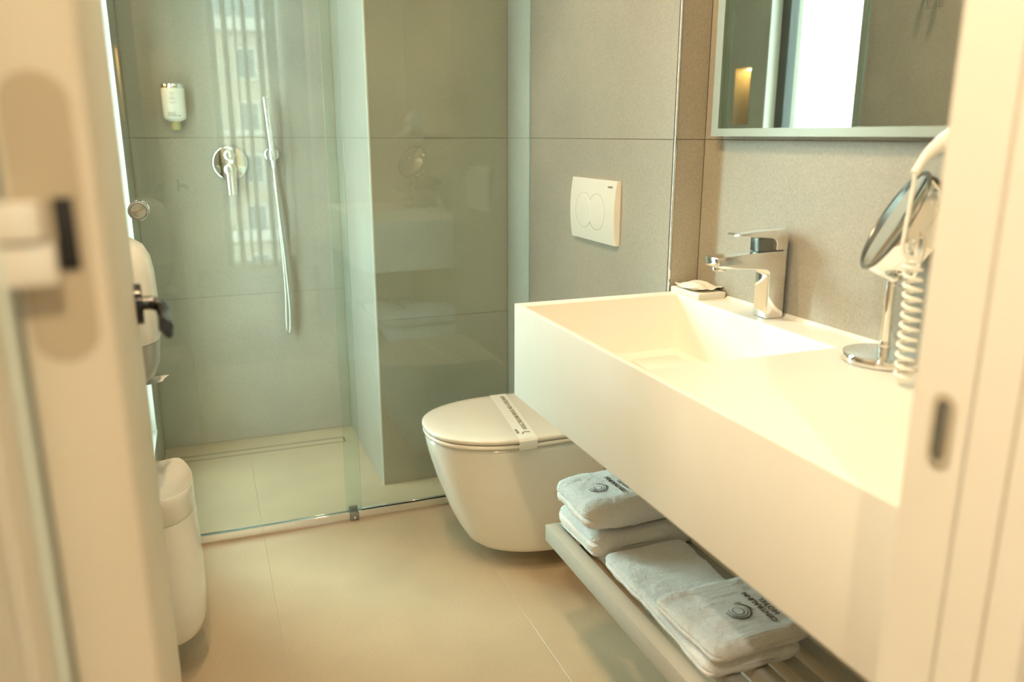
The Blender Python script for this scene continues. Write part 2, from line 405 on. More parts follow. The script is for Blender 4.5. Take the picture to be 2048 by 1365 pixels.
# left jamb
tl = struct('trim_2', lambda bm: [box(bm, OX0, -.1035, .43, .494, 0, OZ, .002), box(bm, OX0, -.1065, YF0-.002, .426, 0, OZ, .002)], 'frame', 'cream door jamb at the hinge side, left edge', 'door frame')
part('seal_strip', 'seal', tl, lambda bm: box(bm, -.1032, -.0988, .476, .488, 0, OZ, .001), label='pale grey rubber seal')
struct('trim_3', lambda bm: [box(bm, -.1035, .569, .442, .50, OZ-.035, OZ, .002), box(bm, -.1065, .566, YF0, .438, OZ-.038, OZ, .002)], 'frame', 'cream door head above the doorway', 'door frame')
# door leaf standing open
door = thing('door_1', 'cream flush door leaf standing open in the left foreground', 'door', (-.0535, .502, 0), kind='structure', rz=math.radians(3.42))
part('door_leaf', 'door', door, lambda bm: box(bm, -.045, 0, 0, .66, .008, 2.06, .0015, 2), local=True)
hz = 1.164
def hp(bm): extrude_poly(bm, [(x-.0245, z+hz) for x, z in stadium(.034, .158)], 1, -.0008, .004)
hinge = part('hinge', 'hinge_paint', door, hp, local=True, label='concealed hinge with long rounded plate')
part('hinge_arm', 'white_plastic', hinge, lambda bm: [box(bm, -.064, -.0265, -.026, .0, hz-.008, hz+.0125, .002), box(bm, -.060, -.0225, -.022, .0, hz-.032, hz-.0095, .002)], local=True)
part('hinge_slot', 'black', hinge, lambda bm: box(bm, -.0225, -.0125, -.0025, .0, hz-.027, hz+.013, .0005), local=True)
def lever(s):
    def fn(bm):
        x0 = 0 if s > 0 else -.045
        Y, Z = .592, 1.003
        revolve(bm, (x0, Y, Z), (s, 0, 0), [(0, .026), (.006, .026), (.008, .024)], 32)
        pts = bez([(x0+s*.004, Y, Z), (x0+s*.018, Y, Z), (x0+s*.029, Y-.006, Z-.005), (x0+s*.031, Y-.03, Z-.011), (x0+s*.031, Y-.06, Z-.013), (x0+s*.031, Y-.085, Z-.014)], 8)
        tube(bm, pts, .0085, 14)
        # flattened end of the lever
        a, b = Vector((x0+s*.031, Y-.080, Z-.014)), Vector((x0+s*.031, Y-.092, Z-.014))
        u = Vector((.0068, 0, 0)); v = Vector((.003, 0, -.0135))
        loft(bm, [[a+(b-a)*t+u*math.cos(2*PI*k/18)*q+v*math.sin(2*PI*k/18)*q for k in range(18)] for t, q in ((0, .8), (.2, 1), (.8, 1), (1, .8))])
    return fn
part('lever_handle', 'blackchrome', door, lever(1), local=True, label='dark chrome lever handle')
part('lever_handle', 'blackchrome', door, lever(-1), local=True, label='dark chrome lever handle on the inner side')

# ------------------------------------------------------------------ bedroom side (seen only mirrored in the shower glass)
QX0, QX1, QZ0, QZ1 = .16, .80, .03, 2.66
ZD = 2.75
BX0, BX1, BY = -1.5, 2.1, -3.0
struct('floor_bedroom', lambda bm: box(bm, BX0-.1, BX1+.1, BY-.1, YF0, -.1, 0), 'wood_floor', 'oak floor of the bedroom outside the door', 'floor')
struct('ceiling_bedroom', lambda bm: box(bm, BX0-.1, BX1+.1, BY-.1, YF0, ZD, ZD+.1), 'ceiling', 'white bedroom ceiling outside the door', 'ceiling')
struct('wall_bedroom_left', lambda bm: box(bm, BX0-.1, BX0, BY, YF0, 0, ZD), 'plaster', 'bedroom side wall', 'wall')
struct('wall_bedroom_right', lambda bm: box(bm, BX1, BX1+.1, BY, YF0, 0, ZD), 'plaster', 'bedroom side wall opposite', 'wall')
struct('wall_bedroom_header', lambda bm: box(bm, -1.9, 2.3, YF0, YF1, ZC+.1, ZD), 'plaster', 'plaster strip above the door wall', 'wall')
def bedwall(bm):
    box(bm, BX0-.1, QX0, BY-.12, BY, 0, ZD); box(bm, QX1, BX1+.1, BY-.12, BY, 0, ZD)
    box(bm, QX0, QX1, BY-.12, BY, 0, QZ0); box(bm, QX0, QX1, BY-.12, BY, QZ1, ZD)
struct('wall_bedroom_window', bedwall, 'plaster', 'bedroom wall with window, mirrored in the shower glass', 'wall')
w2 = struct('window_2', lambda bm: [box(bm, QX0, QX0+.03, BY-.09, BY-.05, QZ0, QZ1), box(bm, QX1-.03, QX1, BY-.09, BY-.05, QZ0, QZ1), box(bm, QX0, QX1, BY-.09, BY-.05, QZ0, QZ0+.04), box(bm, QX0, QX1, BY-.09, BY-.05, QZ1-.04, QZ1)], 'reveal', 'bedroom window mirrored in the shower glass', 'window')
cur = thing('curtain', 'thin linen curtain folds mirrored in the shower glass', 'curtain', (.45, BY+.06, .02))
for k, (cx_, wd) in enumerate([(.205, .07), (.315, .05), (.40, .022), (.475, .04), (.60, .05), (.70, .10)]):
    def strip(bm, cx_=cx_, wd=wd):
        rings = []
        for zi in range(2):
            z = .03+zi*2.68
            row = []
            for i in range(13):
                t = i/12; row.append((cx_+(t-.5)*wd, BY+.06+.02*math.sin(t*PI*3), z))
            row += [(x, y+.003, zz) for x, y, zz in reversed(row)]
            rings.append([Vector(p) for p in row])
        loft(bm, rings)
    part('curtain_fold', 'curtain', cur, strip)
bld = thing('building', 'sunlit ochre apartment building mirrored in the shower glass', 'building', (1.5, -15, -9))
part('wall', 'facade', bld, lambda bm: box(bm, -6, 9, -19, -15, -9, 3.7), smooth=0)
part('sky_screen', 'dull_sky', bld, lambda bm: extrude_poly(bm, [(-14.8, 3.7), (-16.5, 6.2), (-19, 6.2), (-19, 3.7)], 0, -6.2, 9.2), smooth=0)  # added slope hides the bright sky above the facade, toned like dull sky
part('cornice', 'facade2', bld, lambda bm: [box(bm, -6.1, 9.1, -15, -14.8, 3.45, 3.7), box(bm, -6.1, 9.1, -15, -14.85, -1.2, -.95), box(bm, -6.1, 9.1, -15, -14.9, 1.2, 1.32)], smooth=0)
for ix in range(12):
    for iz in range(5):
        x, z = -1.2+ix*.8, 2.75-iz*1.15
        wn = part('window', 'facade2', bld, lambda bm: [box(bm, x-.24, x+.24, -15, -14.94, z-.36, z-.30), box(bm, x-.24, x+.24, -15, -14.94, z+.30, z+.36), box(bm, x-.24, x-.19, -15, -14.96, z-.30, z+.30), box(bm, x+.19, x+.24, -15, -14.96, z-.30, z+.30)], smooth=0)
        part('pane', 'pane', wn, lambda bm: box(bm, x-.19, x+.19, -15.0, -14.99, z-.30, z+.30), smooth=0)

# ------------------------------------------------------------------ lamps of the bathroom, plus two added on the bedroom side
def downlight(x, y, energy, label, angle=150, z=ZC, col=WARM, blend=.5):
    t = thing('ceiling_spotlight', label, 'ceiling light', (x, y, z-.012))
    part('trim_ring', 'white_plastic', t, lambda bm: revolve(bm, (x, y, z-.001), (0, 0, -1), [(0, .045), (.006, .045), (.008, .041), (.008, .034), (.002, .032), (0, .032)], 32))
    part('lens', 'lamp', t, lambda bm: revolve(bm, (x, y, z-.0015), (0, 0, -1), [(0, .031), (.002, .031)], 32))
    ld = bpy.data.lights.new('spot', 'SPOT'); ld.energy = energy; ld.color = col; ld.spot_size = math.radians(angle); ld.spot_blend = blend; ld.shadow_soft_size = .03
    lo = bpy.data.objects.new('spot_light', ld); COL.objects.link(lo); lo.parent = t; lo.location = (0, 0, -.006)
downlight(.08, 1.50, 40, 'round recessed ceiling spotlight above the toilet front')
downlight(-.06, .84, 46, 'round recessed ceiling spotlight just inside the doorway')
downlight(.78, 1.15, 11, 'round recessed ceiling spotlight above the basin')
downlight(.0, -.75, 75, 'round spotlight added in the bedroom entry to warm the door edge')  # unseen lamp, added to warm the hinge edge of the door
downlight(-.55, .0, 65, 'round spotlight added outside the bathroom door to brighten the jamb', col=(1, .90, .72))  # unseen lamp, added to brighten the right door jamb

# ------------------------------------------------------------------ shower enclosure
def pane(bm, x0, x1, y0, y1, z0, z1):
    box(bm, x0, x1, y0, y1, z0, z1)
    for f in bm.faces: f.material_index = 0 if abs(f.normal.y) > .5 else 1
def glass_part(name, parent, x0, x1, y0, y1, z0, z1):
    bm = B(); pane(bm, x0, x1, y0, y1, z0, z1); bm.normal_update()
    for f in bm.faces: f.material_index = 0 if abs(f.normal.y) > .5 else 1
    return finish(name, bm, ['glass', 'glass_edge'], parent, smooth=0)
sd = thing('sliding_shower_door', 'clear glass sliding shower door with round knob', 'shower door', (.08, YG-.012, .022))
glass_part('glass_pane', sd, -.21, .398, YG-.016, YG-.008, .024, 2.02)
kb = part('door_knob', 'chrome', sd, lambda bm: [revolve(bm, (-.160, YG-.016, 1.012), (0, -1, 0), [(0, .025), (.010, .0265), (.016, .0265), (.0185, .024), (.0185, .0185), (.0165, .018)], 48), revolve(bm, (-.160, YG-.008, 1.012), (0, 1, 0), [(0, .025), (.014, .0265), (.017, .024)], 48)], label='round satin metal door knob')
part('knob_groove', 'grey_metal', kb, lambda bm: revolve(bm, (-.160, YG-.0326, 1.012), (0, -1, 0), [(0, .0222), (.0022, .0222), (.0022, .0190), (0, .0190)], 48, caps=False))
o = part('knob_face', 'brushed', kb, lambda bm: revolve(bm, (0, 0, 0), (0, -1, 0), [(0, .0187), (.0008, .0187)], 48), local=True)
o.location = Vector((-.160, YG-.0324, 1.012))-parent_world(kb)
fp = thing('fixed_shower_screen', 'clear glass fixed shower screen beside the toilet', 'shower screen', (.67, YG+.008, .022))
glass_part('glass_pane', fp, .352, XT-.001, YG+.004, YG+.012, .024, 2.02)
rail = thing('shower_threshold_rail', 'polished chrome threshold rail under the shower glass', 'rail', (.4, YG, 0))
def rl(bm):
    box(bm, XL, XT, YG-.020, YG+.016, .0, .006, .001); box(bm, XL, XT, YG-.020, YG-.0175, .004, .028, .0006, 1)
    box(bm, .40, XT, YG-.004, YG+.0035, .004, .028, .0006, 1); box(bm, XL, XT, YG+.0125, YG+.016, .004, .020, .0006, 1)
part('rail_profile', 'chrome', rail, rl)
gd = part('door_guide', 'grey_metal', rail, lambda bm: [box(bm, .358, .386, YG-.028, YG-.0205, 0, .030, .0015), box(bm, .358, .386, YG-.006, YG+.002, .0, .042, .0015)], label='small chrome door guide clip')
part('screw', 'chrome', gd, lambda bm: rod(bm, (.372, YG-.027, .012), (.372, YG-.0295, .012), .004, n=16))
tk = thing('shower_top_rail', 'chrome top rail carrying the sliding shower door', 'rail', (.4, YG, 2.0))
part('rail_bar', 'chrome', tk, lambda bm: box(bm, XL, XT, YG-.022, YG+.018, 2.021, 2.05, .002))
# linear drain
dr = thing('linear_shower_drain', 'long narrow tile-insert shower drain along the back wall', 'drain', (.145, 3.12, 0))
part('drain_channel', 'drain', dr, lambda bm: box(bm, -.176, .463, 3.096, 3.15, -.0014, -.0008), smooth=0)
part('drain_frame', 'satin', dr, lambda bm: [box(bm, -.1755, .4625, 3.0965, 3.0985, -.0008, .0004), box(bm, -.1755, .4625, 3.1475, 3.1495, -.0008, .0004), box(bm, -.1755, -.1735, 3.0985, 3.1475, -.0008, .0004), box(bm, .4605, .4625, 3.0985, 3.1475, -.0008, .0004)], smooth=0)
part('drain_insert', 'floor_tile', dr, lambda bm: box(bm, -.1695, .4565, 3.1025, 3.1435, -.0008, .0, .0003, 1), smooth=0)
# mixer
mx = thing('shower_mixer', 'round chrome shower mixer with lever on the back wall', 'shower mixer', (.112, YB, 1.10))
part('back_plate', 'chrome', mx, lambda bm: revolve(bm, (.113, YB, 1.107), (0, -1, 0), [(0, .064), (.008, .064), (.0105, .062), (.0115, .058)], 64))
part('diverter_button', 'chrome', mx, lambda bm: [revolve(bm, (.113, YB-.011, 1.137), (0, -1, 0), [(0, .0205), (.022, .0195), (.025, .017), (.026, .012)], 36), rod(bm, (.133, YB-.022, 1.137), (.141, YB-.022, 1.137), .002, n=10)])
def mlever(bm):
    revolve(bm, (.113, YB-.011, 1.084), (0, -1, 0), [(0, .024), (.03, .0235), (.040, .021), (.043, .015)], 36)
    secs = []
    for t in range(9):
        q = t/8; z = 1.088-.095*q; y = YB-.038-.012*math.sin(q*PI*.5); wx = .0215-.004*q; wy = .014-.003*q
        secs.append([(.113+wx*math.copysign(abs(math.cos(a))**.7, math.cos(a)), y+wy*math.copysign(abs(math.sin(a))**.7, math.sin(a)), z) for a in [2*PI*k/24 for k in range(24)]])
    secs.append([(.113+(x-.113)*.8, YB-.05+(y-YB+.05)*.7, z-.003) for x, y, z in secs[-1]])
    loft(bm, [[Vector(p) for p in s] for s in secs])
part('mixer_lever', 'chrome', mx, mlever)
# hand shower
hs = thing('hand_shower', 'slim chrome stick hand shower hanging on the back wall', 'hand shower', (.266, YB, 1.13))
part('wall_holder', 'chrome', hs, lambda bm: [revolve(bm, (.268, YB, 1.138), (0, -1, 0), [(0, .026), (.007, .026), (.009, .022)], 36), rod(bm, (.268, YB-.005, 1.138), (.268, YB-.035, 1.138), .011), rod(bm, (.2665, YB-.046, 1.118), (.2645, YB-.048, 1.156), .0165, .0165, bev=.002)])
part('shower_stick', 'chrome', hs, lambda bm: tube(bm, [(.268, YB-.046, 1.09), (.2655, YB-.047, 1.15), (.2575, YB-.054, 1.27), (.253, YB-.058, 1.345)], .0115, 20, taper=lambda t: .0085+.0035*min(1, t*3)))
part('shower_hose', 'satin', hs, lambda bm: tube(bm, bez([(.268, YB-.046, 1.095), (.273, YB-.044, .98), (.286, YB-.04, .75), (.292, YB-.035, .55), (.288, YB-.033, .452), (.281, YB-.03, .44), (.276, YB-.03, .47), (.281, YB-.03, .62), (.277, YB-.028, .85), (.269, YB-.022, 1.03), (.268, YB-.018, 1.12)], 14), .0058, 12), label='silver flexible shower hose')
# bottle on wall
bt = thing('soap_bottle', 'white upside-down soap bottle with chrome cap on shower wall', 'soap bottle', (-.06, YB, 1.23))
def brings(lst, dx=0):
    return [[Vector((-.061+ox+a*math.cos(2*PI*k/36), YB-.040+.8*b*math.sin(2*PI*k/36), z)) for k in range(36)] for z, a, b, ox in lst]
part('bottle_body', 'white_plastic', bt, lambda bm: loft(bm, brings([(1.372, .0385, .036, 0), (1.37, .0395, .037, 0), (1.30, .0395, .037, 0), (1.272, .039, .036, 0), (1.264, .035, .032, 0), (1.258, .022, .02, 0), (1.256, .016, .016, 0)])))
part('bottle_cap', 'chrome', bt, lambda bm: loft(bm, brings([(1.372, .039, .037, 0), (1.384, .039, .037, 0), (1.3865, .037, .035, 0)])), label='chrome cap band')
part('bottle_spout', 'amber', bt, lambda bm: loft(bm, brings([(1.257, .015, .016, 0), (1.245, .017, .02, 0), (1.228, .016, .019, 0), (1.226, .014, .016, 0)])), label='yellowish clear spout')
part('wall_bracket', 'white_plastic', bt, lambda bm: box(bm, -.076, -.046, YB-.012, YB, 1.25, 1.37, .002))
def prt(bm):
    rows = [(1.355, .010), (1.3495, .007), (1.343, .008), (1.337, .014), (1.333, .012), (1.324, .016), (1.319, .010)]
    def lab(x0, x1, z0, z1):
        n = 5
        for i in range(n):
            a, b = x0+(x1-x0)*i/n, x0+(x1-x0)*(i+1)/n
            def yy(x): return YB-.040-.0302*math.sqrt(max(0, 1-(x/.0397)**2))
            vs = [bm.verts.new((-.061+x, yy(x), z)) for x, z in ((a, z0), (b, z0), (b, z1), (a, z1))]
            bm.faces.new(vs)
    for z, h in rows: lab(-.004-h*.8, -.004+h*.8, z-.0008, z+.0008)
    for k in range(5): lab(-.022, .004, 1.287-k*.003, 1.2882-k*.003)
    lab(.012, .02, 1.2745, 1.279)
    lab(.004, .009, 1.276, 1.2785)
part('label_print', 'pale_print', bt, prt, smooth=0, label='rows of tiny grey print')['kind'] = 'stuff'
# hooks on left wall, small metal holder
for yy in (2.085, 2.135):
    h = thing('robe_hook', 'slim metal robe hook on the left wall, the one nearer the %s' % ('door' if yy < 2.1 else 'shower glass'), 'hook', (XL, yy, 1.6), 'pair of robe hooks on the left wall')
    part('hook_pin', 'grey_metal', h, lambda bm: [rod(bm, (XL, yy, 1.69), (XL+.004, yy, 1.69), .012), tube(bm, bez([(XL+.003, yy, 1.69), (XL+.02, yy, 1.688), (XL+.024, yy, 1.66), (XL+.026, yy, 1.61)], 8), .005, 10)])
hb = thing('toilet_roll_holder', 'small grey metal wall holder peeking out behind the vanity corner', 'holder', (XT, 2.45, .40))
part('holder_plate', 'grey_metal', hb, lambda bm: box(bm, XT-.022, XT, 2.40, 2.4405-.01, .415, .445, .002))
part('holder_arm', 'grey_metal', hb, lambda bm: tube(bm, bez([(XT-.012, 2.417, .43), (XT-.020, 2.417, .41), (XT-.021, 2.417, .375)], 8), .006, 12))

# ------------------------------------------------------------------ wall-hung toilet
TY, TXF = 2.032, .520
def dring(z, xf, hw, xb=XT-.001, n=22, back_r=0.0, p=2.25):
    """D outline: rounded front at xf, straight sides running to the back"""
    out = []; L = min(.27, (xb-xf)*.72); xc = xf+L
    for k in range(n+1):
        a = PI*k/n-PI/2          # -90..90 over the front
        c, s = math.cos(a), math.sin(a)
        x = xc-L*abs(c)**(2/p); y = TY+hw*math.copysign(abs(s)**(2/p), s)
        out.append(Vector((x, y, z)))
    m = 6
    for k in range(1, m+1): out.append(Vector((xc+(xb-xc)*k/m, TY+hw, z)))
    for k in range(1, m): out.append(Vector((xb, TY+hw-2*hw*k/m, z)))
    for k in range(m+1):
        if k < m: out.append(Vector((xb-(xb-xc)*k/m, TY-hw, z)))
    return out
toilet = thing('wall_hung_toilet', 'white wall-hung toilet with closed lid', 'toilet', (.75, TY, .05))
def bowl(bm):
    lst = [(.050, .718, .098), (.0512, .694, .122), (.0555, .671, .140), (.064, .653, .151), (.080, .637, .158), (.12, .615, .165), (.18, .588, .170), (.26, .559, .174), (.32, .541, .177), (.36, .531, .180), (.385, .526, .182), (.394, .527, .181), (.398, .532, .176)]
    loft(bm, [dring(z, x, h, p=2.15) for z, x, h in lst])
part('bowl', 'ceramic', toilet, bowl, smooth=60)
part('seat', 'lid', toilet, lambda bm: loft(bm, [dring(z, x, h, .945) for z, x, h in ((.4, .526, .184), (.4015, .5225, .1875), (.407, .5210, .189), (.411, .5225, .1875), (.412, .527, .183))]), smooth=60)
part('lid', 'lid', toilet, lambda bm: loft(bm, [dring(z, x, h, .945) for z, x, h in ((.4155, .527, .183), (.4165, .5215, .1885), (.423, .5190, .1915), (.4275, .5200, .1905), (.4295, .526, .185), (.430, .55, .165), (.4303, .60, .12))]), smooth=60)
for q_ in (-.12, .06): part('lid_hinge', 'lid', toilet, lambda bm: rod(bm, (.955, TY+q_, .412), (.955, TY+q_+.06, .412), .0095, bev=.002))
# paper band
band = thing('paper_band', 'white paper hygiene band with printed words across the toilet lid', 'paper band', (.77, TY, .39))
def band_path():
    z1, hw = .4312, .1925
    pts = [(TY-hw+.03, .397), (TY-hw+.002, .3985), (TY-hw-.0012, .404), (TY-hw-.0012, .424), (TY-hw+.004, .4296), (TY-hw+.012, z1)]
    mid = [(TY-hw+.012+(2*hw-.024)*k/24, z1+.0012*math.sin(PI*k/24)) for k in range(1, 24)]
    return pts+mid+[(2*TY-y, z) for y, z in reversed(pts)]
def bandm(bm):
    P = band_path(); rows = []
    for y, z in P:
        sh = .025*(y-TY)/.19          # runs slightly askew
        rows.append([Vector((.752+sh+.052*i/4, y, z)) for i in range(5)])
    lo = [[bm.verts.new(p) for p in r] for r in rows]
    for a, b in zip(lo, lo[1:]):
        for i in range(4): bm.faces.new((a[i], a[i+1], b[i+1], b[i]))
    bmesh.ops.solidify(bm, geom=list(bm.faces), thickness=.0003)
part('band_strip', 'paper', band, bandm)
def mw_text(x, y, z, ang): return Matrix.Translation((x, y, z)) @ Matrix.Rotation(ang, 4, 'Z')
tilt = math.atan(.025/.19)
text_mesh('SANITISED FOR YOUR PROTECTION', .0178, 'print_gold', 'band_lettering', band, mw_text(.787, TY+.015, .4335, -PI/2-tilt), .0002)
text_mesh('HOTEL', .011, 'print', 'band_lettering', band, mw_text(.741, TY-.137, .4325, -PI/2-tilt), .0002)
def bemb(bm):
    for r0, a0, a1 in ((.0125, .3, 3.6), (.010, .3, 3.3)):
        tube(bm, [(.762+r0*math.cos(a), TY-.155+r0*.8*math.sin(a), .4322) for a in [a0+(a1-a0)*k/20 for k in range(21)]], .0006, 5)
part('band_emblem', 'print', band, bemb)
# flush plate
fl = thing('flush_plate', 'white dual-button flush plate on the wall above the toilet', 'flush plate', (XT, 1.945, .93))
FY, FZ = 1.944, 1.015
def fx(z, proud): return XT-.011-.0075*max(0, 1-((z-FZ)/.084)**2)-proud
def fplate(bm):
    n = 16; W2, H2 = .130, .082; rings = []
    for k in range(n+1):                       # horizontal slices from bottom to top, bowed outwards at mid height
        z = FZ-H2+2*H2*k/n; x = fx(z, 0); c = .0015
        rings.append([Vector((XT, FY-W2, z)), Vector((x+c, FY-W2, z)), Vector((x, FY-W2+c, z)), Vector((x, FY+W2-c, z)), Vector((x+c, FY+W2, z)), Vector((XT, FY+W2, z))])
    loft(bm, rings)
part('plate', 'white_plastic', fl, fplate, smooth=30)
def button(yc, r, proud):
    def f(bm):
        rings = []
        for q, pr in ((1.0, -.003), (1.0, proud-.0003), (.985, proud), (.85, proud), (.7, proud), (.5, proud), (.3, proud), (.1, proud)):
            rings.append([Vector((fx(FZ-.003+q*r*math.sin(t), pr), yc+q*r*math.cos(t), FZ-.003+q*r*math.sin(t))) for t in [2*PI*k/64 for k in range(64)]])
        loft(bm, rings)
    return f
def gap(yc, r):
    def f(bm):
        rings = [[Vector((fx(FZ-.003+q*math.sin(t), pr), yc+q*math.cos(t), FZ-.003+q*math.sin(t))) for t in [2*PI*k/64 for k in range(64)]] for q, pr in ((r+.0009, -.002), (r+.0009, .00035), (r-.0002, .00035), (r-.0002, -.002))]
        loft(bm, rings, False, False)
    return f
b1 = part('flush_button', 'white_plastic', fl, button(FY+.045, .047, .0010)); part('button_gap', 'gasket', b1, gap(FY+.045, .047), smooth=0)
b2 = part('flush_button', 'white_plastic', fl, button(FY-.030, .047, .0004)); part('button_gap', 'gasket', b2, gap(FY-.030, .047), smooth=0)
mwf = Matrix.Translation((fx(FZ+.065, .0002), FY-.100, FZ+.065)) @ Matrix(((0, 0, -1, 0), (-1, 0, 0, 0), (0, 1, 0, 0), (0, 0, 0, 1)))
text_mesh('GEBERIT', .0075, 'print', 'plate_lettering', fl, mwf, .0003)

# ------------------------------------------------------------------ vanity
VX0, VX1, VY0, VY1, VZ0, VZ1 = .606, XV-.001, YF1+.002, 1.566, .655, .860
BX0_, BX1_, BY0_, BY1_, BZ_ = .6175, .988, 1.030, 1.532, .733
vanity = thing('vanity', 'long white solid-surface vanity with sunken rectangular basin', 'vanity', (.83, 1.05, VZ0))
def vbody(bm):
    def q(*p): bm.faces.new([bm.verts.new(v) for v in p])
    xs = [VX0, BX0_, BX1_, VX1]; ys = [VY0, BY0_, BY1_, VY1]
    for i in range(3):
        for j in range(3):
            if i == 1 and j == 1: continue
            q((xs[i], ys[j], VZ1), (xs[i+1], ys[j], VZ1), (xs[i+1], ys[j+1], VZ1), (xs[i], ys[j+1], VZ1))
    fx0, fx1, fy0, fy1 = BX0_+.002, BX1_-.004, BY0_+.01, BY1_-.002
    q((fx0, fy0, BZ_), (fx1, fy0, BZ_), (fx1, fy1, BZ_), (fx0, fy1, BZ_))
    T = [(BX0_, BY0_, VZ1), (BX1_, BY0_, VZ1), (BX1_, BY1_, VZ1), (BX0_, BY1_, VZ1)]; Bm = [(fx0, fy0, BZ_), (fx1, fy0, BZ_), (fx1, fy1, BZ_), (fx0, fy1, BZ_)]
    for k in range(4): q(T[k], T[(k+1) % 4], Bm[(k+1) % 4], Bm[k])
    for k, (a, b) in enumerate((((VX0, VY0), (VX1, VY0)), ((VX1, VY0), (VX1, VY1)), ((VX1, VY1), (VX0, VY1)), ((VX0, VY1), (VX0, VY0)))):
        xs_ = [a[0], b[0]]
        q((a[0], a[1], VZ0), (b[0], b[1], VZ0), (b[0], b[1], VZ1), (a[0], a[1], VZ1))
    q((VX0, VY0, VZ0), (VX1, VY0, VZ0), (VX1, VY1, VZ0), (VX0, VY1, VZ0))
    bmesh.ops.remove_doubles(bm, verts=bm.verts, dist=1e-5)
    bmesh.ops.dissolve_limit(bm, angle_limit=.01, verts=bm.verts, edges=bm.edges)
    bmesh.ops.recalc_face_normals(bm, faces=bm.faces)
    es = [e for e in bm.edges if len(e.link_faces) == 2 and e.calc_face_angle(0) > .5]
    bmesh.ops.bevel(bm, geom=es, offset=.0022, segments=3, affect='EDGES', profile=.5)
# notch: the body stops short of the boxed-in wall for x > XT because that wall starts at YR > VY1
part('vanity_body', 'solid', vanity, vbody, smooth=30)
part('drain_cover', 'solid', vanity, lambda bm: box(bm, .828, .936, 1.10, 1.445, BZ_+.0005, BZ_+.0125, .003, 3), label='removable white drain cover slab')
part('soap_shelf', 'solid', vanity, lambda bm: box(bm, .992, XV-.003, 1.452, 1.5655, VZ1-.001, VZ1+.0135, .003, 3), label='raised soap shelf in the corner')
part('silicone_joint', 'white_plastic', vanity, lambda bm: extrude_poly(bm, [(XV-.0075, VZ1), (XV-.001, VZ1), (XV-.001, VZ1+.006)], 1, VY0, 1.45), smooth=0)
# tap
tap = thing('basin_tap', 'square chrome single-lever basin mixer tap', 'tap', (1.03, 1.27, VZ1))
TY0, TY1 = 1.249, 1.291
prof = [(1.012, .8605), (1.012, .947)]+[(1.012-.011*(1-math.cos(a)), .947+.011*math.sin(a)) for a in (.4, .8, 1.2, PI/2)]+[(.905, .9655), (.893, .969), (.891, .986), (.985, .9915), (1.050, .9925), (1.0515, .8605)]
part('tap_body', 'chrome', tap, lambda bm: extrude_poly(bm, prof, 1, TY0, TY1, .0018, 3), smooth=35)
part('aerator', 'chrome', tap, lambda bm: [rod(bm, (.910, 1.27, .966), (.910, 1.27, .9595), .0135, n=28, bev=.0008)])
part('cartridge', 'dark_reflection', tap, lambda bm: box(bm, .990, 1.046, TY0+.005, TY1-.005, .992, 1.0185, .0015))  # dark reflection in the chrome block is put into its colour
lev = [(.938, 1.0245), (.940, 1.0285), (1.0, 1.0335), (1.045, 1.0345), (1.0505, 1.031), (1.0505, .9975), (1.046, .995), (1.0245, .995), (1.0245, 1.010), (1.020, 1.0155), (1.010, 1.0185)]
part('tap_lever', 'chrome', tap, lambda bm: extrude_poly(bm, lev, 1, TY0, TY1, .0014, 3), smooth=35)
# wrapped soap
soap = thing('wrapped_soap', 'small cream soap bar in clear wrapper on the corner ledge', 'soap', (1.03, 1.51, VZ1+.014))
SZ = VZ1+.0145
def soapbar(bm):
    rings = []
    for t, s in ((.0015, .75), (.003, .92), (.007, 1), (.0115, .93), (.014, .75), (.0148, .45)):
        rings.append([Vector((1.030+.028*s*math.cos(a)*1.0, 1.510+.021*s*math.sin(a), SZ+t)) for a in [2*PI*k/32 for k in range(32)]])
    loft(bm, rings)
part('soap_bar', 'soap', soap, soapbar)
def wrapm(bm):
    n = 20
    g = [[None]*(n+1) for _ in range(n+1)]
    for side in (0, 1):
        for i in range(n+1):
            for j in range(n+1):
                u, v = -1+2*i/n, -1+2*j/n
                e = max(0, 1-(u*u*1.35))*max(0, 1-(v*v*1.5))
                x, y = 1.029+u*.036*(1+.08*v*v), 1.508+v*.044*(1-.12*u*u)
                lift = .004+.005*abs(v)**3*abs(u) + .0012*math.sin(9*u+3*v)
                z = SZ+lift+(.013*e**.5 if side else -min(lift, .0035)*min(1, 3*e))
                if side and e == 0: z += .0004
                g[i][j] = bm.verts.new((x, y, z))
        for i in range(n):
            for j in range(n): bm.faces.new((g[i][j], g[i+1][j], g[i+1][j+1], g[i][j+1]))
part('soap_wrapper', 'wrap', soap, wrapm)
# magnifying mirror
mg = thing('magnifying_mirror', 'round chrome tilting magnifying mirror on a stand', 'magnifying mirror', (.992, .935, VZ1))
mc = Vector((.992, .935, VZ1))
part('stand_base', 'chrome', mg, lambda bm: revolve(bm, mc+Vector((0, 0, .0005)), (0, 0, 1), [(0, .060), (.002, .062), (.011, .062), (.0135, .0605), (.0145, .057), (.0148, .02)], 64))
part('stand_pole', 'chrome', mg, lambda bm: [rod(bm, mc+Vector((0, 0, .014)), mc+Vector((-.001, 0, .150)), .0075, n=28), rod(bm, mc+Vector((0, 0, .014)), mc+Vector((0, 0, .034)), .0088, n=28, bev=.0008), rod(bm, mc+Vector((0, 0, .140)), mc+Vector((0, 0, .158)), .010, n=20, bev=.001)])
fc = Vector((.977, .930, 1.084)); vw = (fc-Vector((0, 0, 1.21))).normalized()
vr = vw.cross(Vector((0, 0, 1))).normalized(); vu = vr.cross(vw)
nrm = (-.24*vw + .97*(-.895*vr+.447*vu)).normalized(); dc = fc-nrm*.024
